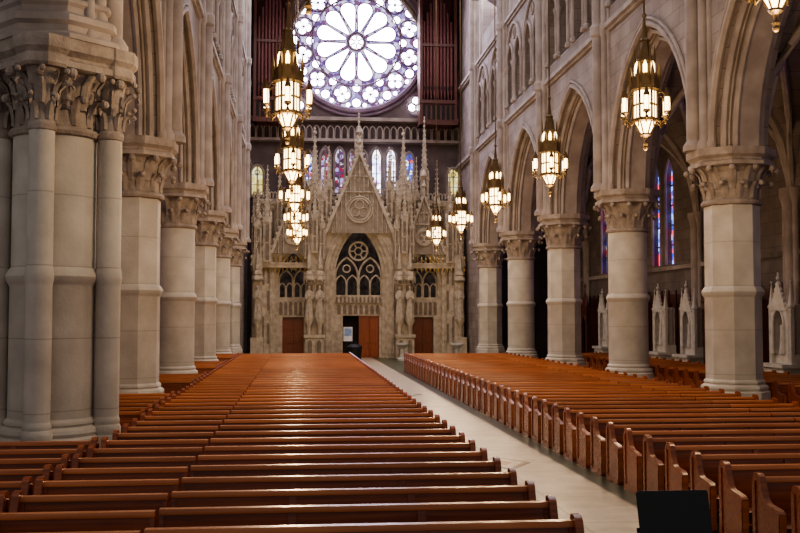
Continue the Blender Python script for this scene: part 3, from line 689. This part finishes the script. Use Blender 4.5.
mb = MB()
for s in (-1, 1):
    u0, u1 = sorted((s*3.35, s*7.15))
    mb.prism([(u0,6.05),(u1,6.05),(u1,6.3),(u0,6.3)], -.15, .25, MP)
    mb.prism([(u0,6.3),(u1,6.3),(u1,6.4),(u0,6.4)], -.22, .25, MP)
    k = int((u1-u0)/.28)
    for i in range(k+1):
        u = u0+(u1-u0)*i/k
        mb.lathe(*MP(u, 0, -.15)[:2], [(.05,6.4),(.04,6.55),(.09,6.65),(.01,6.85)], 5, 1)
        mb.lathe(*MP(u, 0, -.18)[:2], [(.01,5.75),(.07,5.95),(.07,6.06)], 5, 1)
    c = s*3.0
    mb.prism([(c-.42,0),(c+.42,0),(c+.42,8.3),(c-.42,8.3)], -.55, .9, MP)
    mb.prism([(c-.6,0),(c+.6,0),(c+.6,1.4),(c-.6,1.4)], -1.25, .3, MP)
    mb.prism([(c-.68,1.4),(c+.68,1.4),(c+.68,1.6),(c-.68,1.6)], -1.35, .3, MP)
    for q in (-.3, .3): blind(mb, c+q-.22, c+q+.22, .2, 1.0, 1, -1.29)
    pinnacle(mb, c, 0, .95, 8.3, 11.0, 15.2)
    pinnacle(mb, c-.5, -.55, .3, 6.6, 8.8, 10.8); pinnacle(mb, c+.5, -.55, .3, 6.6, 8.8, 10.8)
    pinnacle(mb, c-.66, .1, .34, 8.3, 10.8, 13.0); pinnacle(mb, c+.66, .1, .34, 8.3, 10.8, 13.0)
    pinnacle(mb, c, -.7, .42, 7.0, 9.4, 12.0)
    for q in (-.36, .36):
        for dz, rr in ((5.15, .36), (5.45, .30), (5.9, .2)):
            x, y, _ = MP(c+q, 0, -.92)
            mb.lathe(x, y, [(rr*.7,dz),(rr,dz+.08),(rr,dz+.2),(rr*.75,dz+.35)], 6, 0)
        mb.lathe(x, y, [(.16,6.2),(.14,6.5),(.02,7.6)], 6, 0); mb.ball((x, y, 7.6), .07, 0)
        for t in range(6):
            a = t*pi/3; mb.lathe(x+.33*cos(a), y+.33*sin(a), [(.035,5.0),(.035,5.4),(.005,5.75)], 4, 0)
        mb.lathe(x, y, [(.12,1.6),(.16,2.2),(.32,2.5),(.34,2.62)], 8, 0)
        mb.prism([(c+q-.25,2.7),(c+q+.25,2.7),(c+q+.25,4.9),(c+q-.25,4.9)], -.57, -.55, MP, 2)
    pinnacle(mb, s*6.15, -.1, .55, 6.4, 9.2, 12.6)
    pinnacle(mb, s*4.5, .5, .55, 9.6, 12.2, 16.2)
    pinnacle(mb, s*5.35, .5, .38, 8.2, 10.6, 13.2); pinnacle(mb, s*3.95, .5, .38, 8.2, 11.0, 13.4)
    c = s*6.75
    mb.prism([(c-.3,0),(c+.3,0),(c+.3,6.8),(c-.3,6.8)], -.4, .3, MP)
    mb.prism([(c-.42,0),(c+.42,0),(c+.42,1.4),(c-.42,1.4)], -1.0, .2, MP)
    x, y, _ = MP(c, 0, -.7)
    mb.lathe(x, y, [(.12,1.4),(.16,2.2),(.32,2.5),(.34,2.62)], 8, 0)
    for dz, rr in ((5.15, .38), (5.5, .3)): mb.lathe(x, y, [(rr*.7,dz),(rr,dz+.08),(rr,dz+.2),(rr*.75,dz+.35)], 6, 0)
    mb.lathe(x, y, [(.16,5.9),(.14,6.2),(.02,7.3)], 6, 0)
    pinnacle(mb, c, 0, .5, 6.8, 8.9, 11.6); pinnacle(mb, s*7.05, .4, .28, 7.2, 9.2, 10.8)
pinnacle(mb, -2.05, .2, .42, 9.4, 11.6, 14.0); pinnacle(mb, 2.05, .2, .42, 9.4, 11.6, 14.0)
pinnacle(mb, 0, .6, .5, 13.0, 14.4, 16.4)
mb.obj('screen_pinnacles', [M_SCREEN, M_GOLD, SM[2]], parent=screen, angle=30)
mb = MB(); mb.box(PC-7.1, PC+7.1, PY+1.6, PY+1.7, 0, 7.2); mb.obj('vestibule_shade_sheet', [M_VOID], parent=screen)  # near-black sheet added as the darkness behind the open doorway

def door(name, u0, u1, zt, leaves):
    mb = MB(); x0, x1 = PC+u0, PC+u1; y = PY+.95
    mb.box(x0-.08, x0, y-.12, y+.1, 0, zt+.08); mb.box(x1, x1+.08, y-.12, y+.1, 0, zt+.08); mb.box(x0, x1, y-.12, y+.1, zt, zt+.08)
    for k in range(leaves):
        a = x0+(x1-x0)*k/leaves+.01; b = x0+(x1-x0)*(k+1)/leaves-.01
        mb.box(a, b, y, y+.06, .02, zt)
        for z0, z1 in ((.15, .8), (.95, 1.7), (1.85, zt-.12)):
            mb.box(a+.08, b-.08, y-.03, y, z0, z1); mb.box(a+.14, b-.14, y-.045, y-.03, z0+.06, z1-.06)
        mb.ball((b-.06 if k == 0 else a+.06, y-.06, 1.05), .035, 1)
    mb.obj(name, [M_DOOR, M_GOLD])
door('door_1', -5.05, -3.72, 2.65, 2); door('door_2', .12, 1.4, 2.78, 2); door('door_3', 3.8, 5.0, 2.65, 2)
mb = MB(); x, y = PC-.75, PY-.3
mb.box(x-.30, x+.30, y, y+.03, 1.15, 2.1, 0); mb.box(x-.25, x+.25, y-.01, y, 1.5, 2.0, 1)
for dx in (-.25, .25): mb.tube([(x+dx, y-.15, 0), (x+dx*.6, y+.05, 1.3)], .02, 5, 2)
mb.tube([(x, y+.5, 0), (x, y+.05, 1.6)], .02, 5, 2); mb.obj('poster_easel', [M_WHITE, M_PAPER, M_BLACK])
mb = MB(); mb.lathe(0, 0, [(.32,0),(.4,.1),(.46,.8),(.5,.82),(.5,.9),(.38,1.02),(.1,1.1)], 16, 0)
mb.tube([(-.2,0,1.05),(-.15,0,1.2),(.15,0,1.2),(.2,0,1.05)], .025, 6, 0); mb.obj('litter_bin', [M_BLACK], (PC-.55, 62.5, 0))
mb = MB(); mb.lathe(0, 0, [(.35,0),(.35,.1),(.18,.2),(.14,.7),(.2,.8),(.42,.98),(.44,1.1),(.36,1.1),(.1,1.0)], 12, 0, pi/12)
fm = mb.obj('holy_water_font', [M_MARBLE], mesh_only=True); place('holy_water_font', fm, (9.9, 62.8, 0)); place('holy_water_font', fm, (PC+2.6, 64, 0))

# statues
def statue_mesh(hh=2.2, seed=0):
    mb = MB()
    rings = [(0,.25,.21),(.08,.26,.22),(.3,.215,.18),(.5,.185,.15),(.62,.19,.15),(.74,.215,.145),(.81,.205,.12),(.845,.11,.08),(.865,.055,.055),(.885,.06,.065),(.91,.078,.088),(.945,.083,.094),(.98,.06,.07),(1.0,.012,.012)]
    n = 28; vs = []; fs = []; s = hh/1.8
    for f, rx, ry in rings:
        k = .12 if f < .55 else (.06 if f < .8 else 0)
        for i in range(n):
            a = 2*pi*i/n; q = 1+k*sin(7*a+seed+f*2)
            vs.append((s*rx*q*cos(a), s*ry*q*sin(a), f*hh))
    for r in range(len(rings)-1):
        for i in range(n):
            j = (i+1)%n; fs.append((r*n+i, r*n+j, (r+1)*n+j, (r+1)*n+i))
    fs.append(tuple(range(n))); fs.append(tuple((len(rings)-1)*n+i for i in range(n)))
    mb.add(vs, fs, 0)
    for sg in (-1, 1):
        mb.tube([(sg*s*.19,0,hh*.79),(sg*s*.25,-s*.02,hh*.66),(sg*s*.2,-s*.14,hh*.57),(sg*s*.05,-s*.22,hh*.63+sg*.04)], s*.055, 8, 0)
    mb.ball((0,-s*.09,hh*.925), s*.018, 0)
    mb.ball((0,-s*.225,hh*.645), s*.055, 0)
    mb.tube([(s*.12,-s*.23,hh*.35),(s*.1,-s*.22,hh*.8)], .025, 6, 0)
    mb.lathe(0, 0, [(.34,-.08),(.34,.0)], 8, 0)
    return mb.obj('stone_saint_statue', [M_STATUE], mesh_only=True, angle=50)
for k, (u, w) in enumerate(((-3.34,-.92),(-2.66,-.92),(2.66,-.92),(3.34,-.92),(-6.75,-.7),(6.75,-.7))):
    x, y, _ = MP(u, 0, w); place('stone_saint_statue', statue_mesh(2.15, k), (x, y, 2.7), sc=(.85, .85, 1))

# ------------------------------------------------------------------ aisle furniture
def shrine_mesh():
    mb = MB()
    Ms = lambda u, v, w: (w, u, v)
    mb.box(-.5, .3, -1.0, 1.0, 0, 1.15); mb.box(-.6, .3, -1.1, 1.1, 1.15, 1.3); mb.box(-.1, .3, -1.0, 1.0, 1.3, 1.7)
    spandrel(mb, -.8, .8, 0, .5, .7, 2.9, 3.75, -.25, .25, Ms, zb=1.7)
    mb.box(.2, .3, -.8, .8, 1.7, 3.7)
    mb.prism([(-.62,1.75),(.62,1.75),(.62,3.5),(-.62,3.5)], .15, .19, Ms, 1)
    archtube(mb, 0, 2.9, .5, .7, -.27, Ms, .05, 0, 8, zb=1.7)
    mb.prism([(-.75,3.5),(.75,3.5),(0,4.75)], -.3, -.2, Ms)
    for sg in (-1, 1):
        for k in range(6): mb.ball((-.25, sg*.78*(1-k/6), 3.55+1.25*k/6), .07, 0, 5)
        mb.lathe(-.15, sg*.9, [(.13,1.3),(.13,3.6),(.17,3.62),(.17,3.7),(.12,3.75),(.01,4.7)], 6)
        mb.ball((-.15, sg*.9, 4.7), .05)
        for k in range(3): mb.prism([(sg*.5-.28*(1-k)*.6-.1,.2),(sg*.5-.28*(1-k)*.6+.1,.2),(sg*.5-.28*(1-k)*.6+.1,.95),(sg*.5-.28*(1-k)*.6-.1,.95)], -.51, -.50, Ms, 1)
    mb.ball((-.25, 0, 4.85), .09); mb.box(-.28, -.22, -.03, .03, 4.85, 5.1)
    mb.lathe(-.05, 0, [(.2,1.7),(.17,2.2),(.14,2.6),(.16,2.85),(.05,2.98),(.09,3.1),(.08,3.2),(.01,3.27)], 12)
    return mb.obj('marble_shrine', [M_MARBLE, M_DARKST], mesh_only=True)
sm = shrine_mesh()
for y in (34.3, 42.9, 46.4, 55.3, 25.0): place('marble_shrine', sm, (17.3, y, 0), sc=(1, .8, .86))
for y in (44.0, 54.0): place('marble_shrine', sm, (2*C-17.3, y, 0), rz=pi, sc=(.6, .8, .86))
def confessional_mesh():
    mb = MB(); Ms = lambda u, v, w: (w, u, v)
    mb.box(-.4, .7, -2.1, 2.1, 0, .25)
    for k in range(3):
        c = -1.35+1.35*k
        spandrel(mb, c-.675, c+.675, c, .45, .6, 2.2, 3.2, -.45, -.3, Ms, zb=.25)
        archtube(mb, c, 2.2, .45, .6, -.46, Ms, .04, 0, 6, zb=.25)
        mb.box(-.25, -.2, c-.6, c+.6, .25, 3, 1)
        mb.prism([(c-.6,3.3),(c+.6,3.3),(c,4.2 if k != 1 else 4.7)], -.42, -.32, Ms)
        mb.lathe(-.37, c, [(.05,4.1 if k != 1 else 4.6),(.03,4.5 if k != 1 else 5.0),(.08,4.6 if k != 1 else 5.1),(.01,4.8 if k != 1 else 5.3)], 6)
    for k in range(4): mb.lathe(-.45, -2.02+1.35*k, [(.09,.25),(.09,3.4),(.12,3.45),(.01,4.1)], 6)
    mb.box(-.55, .7, -2.15, 2.15, 3.1, 3.35); mb.box(.6, .7, -2.1, 2.1, 0, 3.2)
    for sg in (-1, 1): mb.box(-.4, .7, sg*2.05-.05, sg*2.05+.05, 0, 3.2)
    return mb.obj('confessional', [M_DARKW, M_VOID], mesh_only=True)
cm = confessional_mesh()
for y in (38.6, 50.8, 60.0, 29.8): place('confessional', cm, (17.4, y, 0))
for y in (38.6, 50.8): place('confessional', cm, (2*C-17.4, y, 0), rz=pi)

# ------------------------------------------------------------------ music stand
mb = MB()
mb.tube([(0,0,.0),(0,0,1.30)], .014, 8)
mb.tube([(0,0,.05),(0,0,.7)], .02, 8)
for k in range(3):
    a = 2*pi*k/3+.4; mb.tube([(0,0,.32),(.22*cos(a),.22*sin(a),.12),(.36*cos(a),.36*sin(a),.01)], .012, 6)
    mb.tube([(0,0,.1),(.22*cos(a),.22*sin(a),.12)], .008, 6)
Mm = lambda u, v, w: (u, w-.10+v*.28, 1.30+v*.92)
mb.prism([(-.26,0),(.26,0),(.26,.285),(.25,.30),(-.25,.30),(-.26,.285)], 0, .006, Mm)
mb.prism([(-.26,-.01),(.26,-.01),(.26,.0),(-.26,.0)], 0, .07, Mm)
mb.prism([(-.26,0),(.26,0),(.26,.025),(-.26,.025)], .065, .07, Mm)
mb.tube([(0,0,1.25),(0,-.03,1.40)], .02, 6)
mb.obj('music_stand', [M_BLACK], (2.61, 6.9, 0))

# ------------------------------------------------------------------ light
w = bpy.data.worlds.new('World'); scene.world = w; w.use_nodes = True
bg = w.node_tree.nodes['Background']; bg.inputs[0].default_value = (0.92, 0.87, 0.85, 1); bg.inputs[1].default_value = 0.40
def area(name, loc, rot, sx, sy, power, col):
    ld = bpy.data.lights.new(name, 'AREA'); ld.shape = 'RECTANGLE'; ld.size = sx; ld.size_y = sy; ld.energy = power; ld.color = col
    o = bpy.data.objects.new(name, ld); scene.collection.objects.link(o); o.location = loc; o.rotation_euler = rot
# daylight from the two clerestory rows, and lavender daylight through the rose
area('clerestory_daylight_right', (10.9, 44, 23), (0, radians(34), 0), 5, 44, 3600, (.97, .93, .95))
area('clerestory_daylight_left', (-3.3, 44, 23), (0, radians(-34), 0), 5, 44, 3600, (.97, .93, .95))
area('rose_daylight', (PC, 69.5, 22.5), (radians(-62), 0, 0), 8, 8, 2200, (.80, .72, 1))

scene.view_settings.look = 'AgX - Medium High Contrast'

# ------------------------------------------------------------------ camera
cd = bpy.data.cameras.new('Camera'); cd.sensor_width = 36; cd.lens = 45; cd.clip_end = 300
co = bpy.data.objects.new('Camera', cd); scene.collection.objects.link(co)
co.location = (0, 0, 2.8); co.rotation_euler = (radians(92.86), 0, radians(-5.71))
scene.camera = co
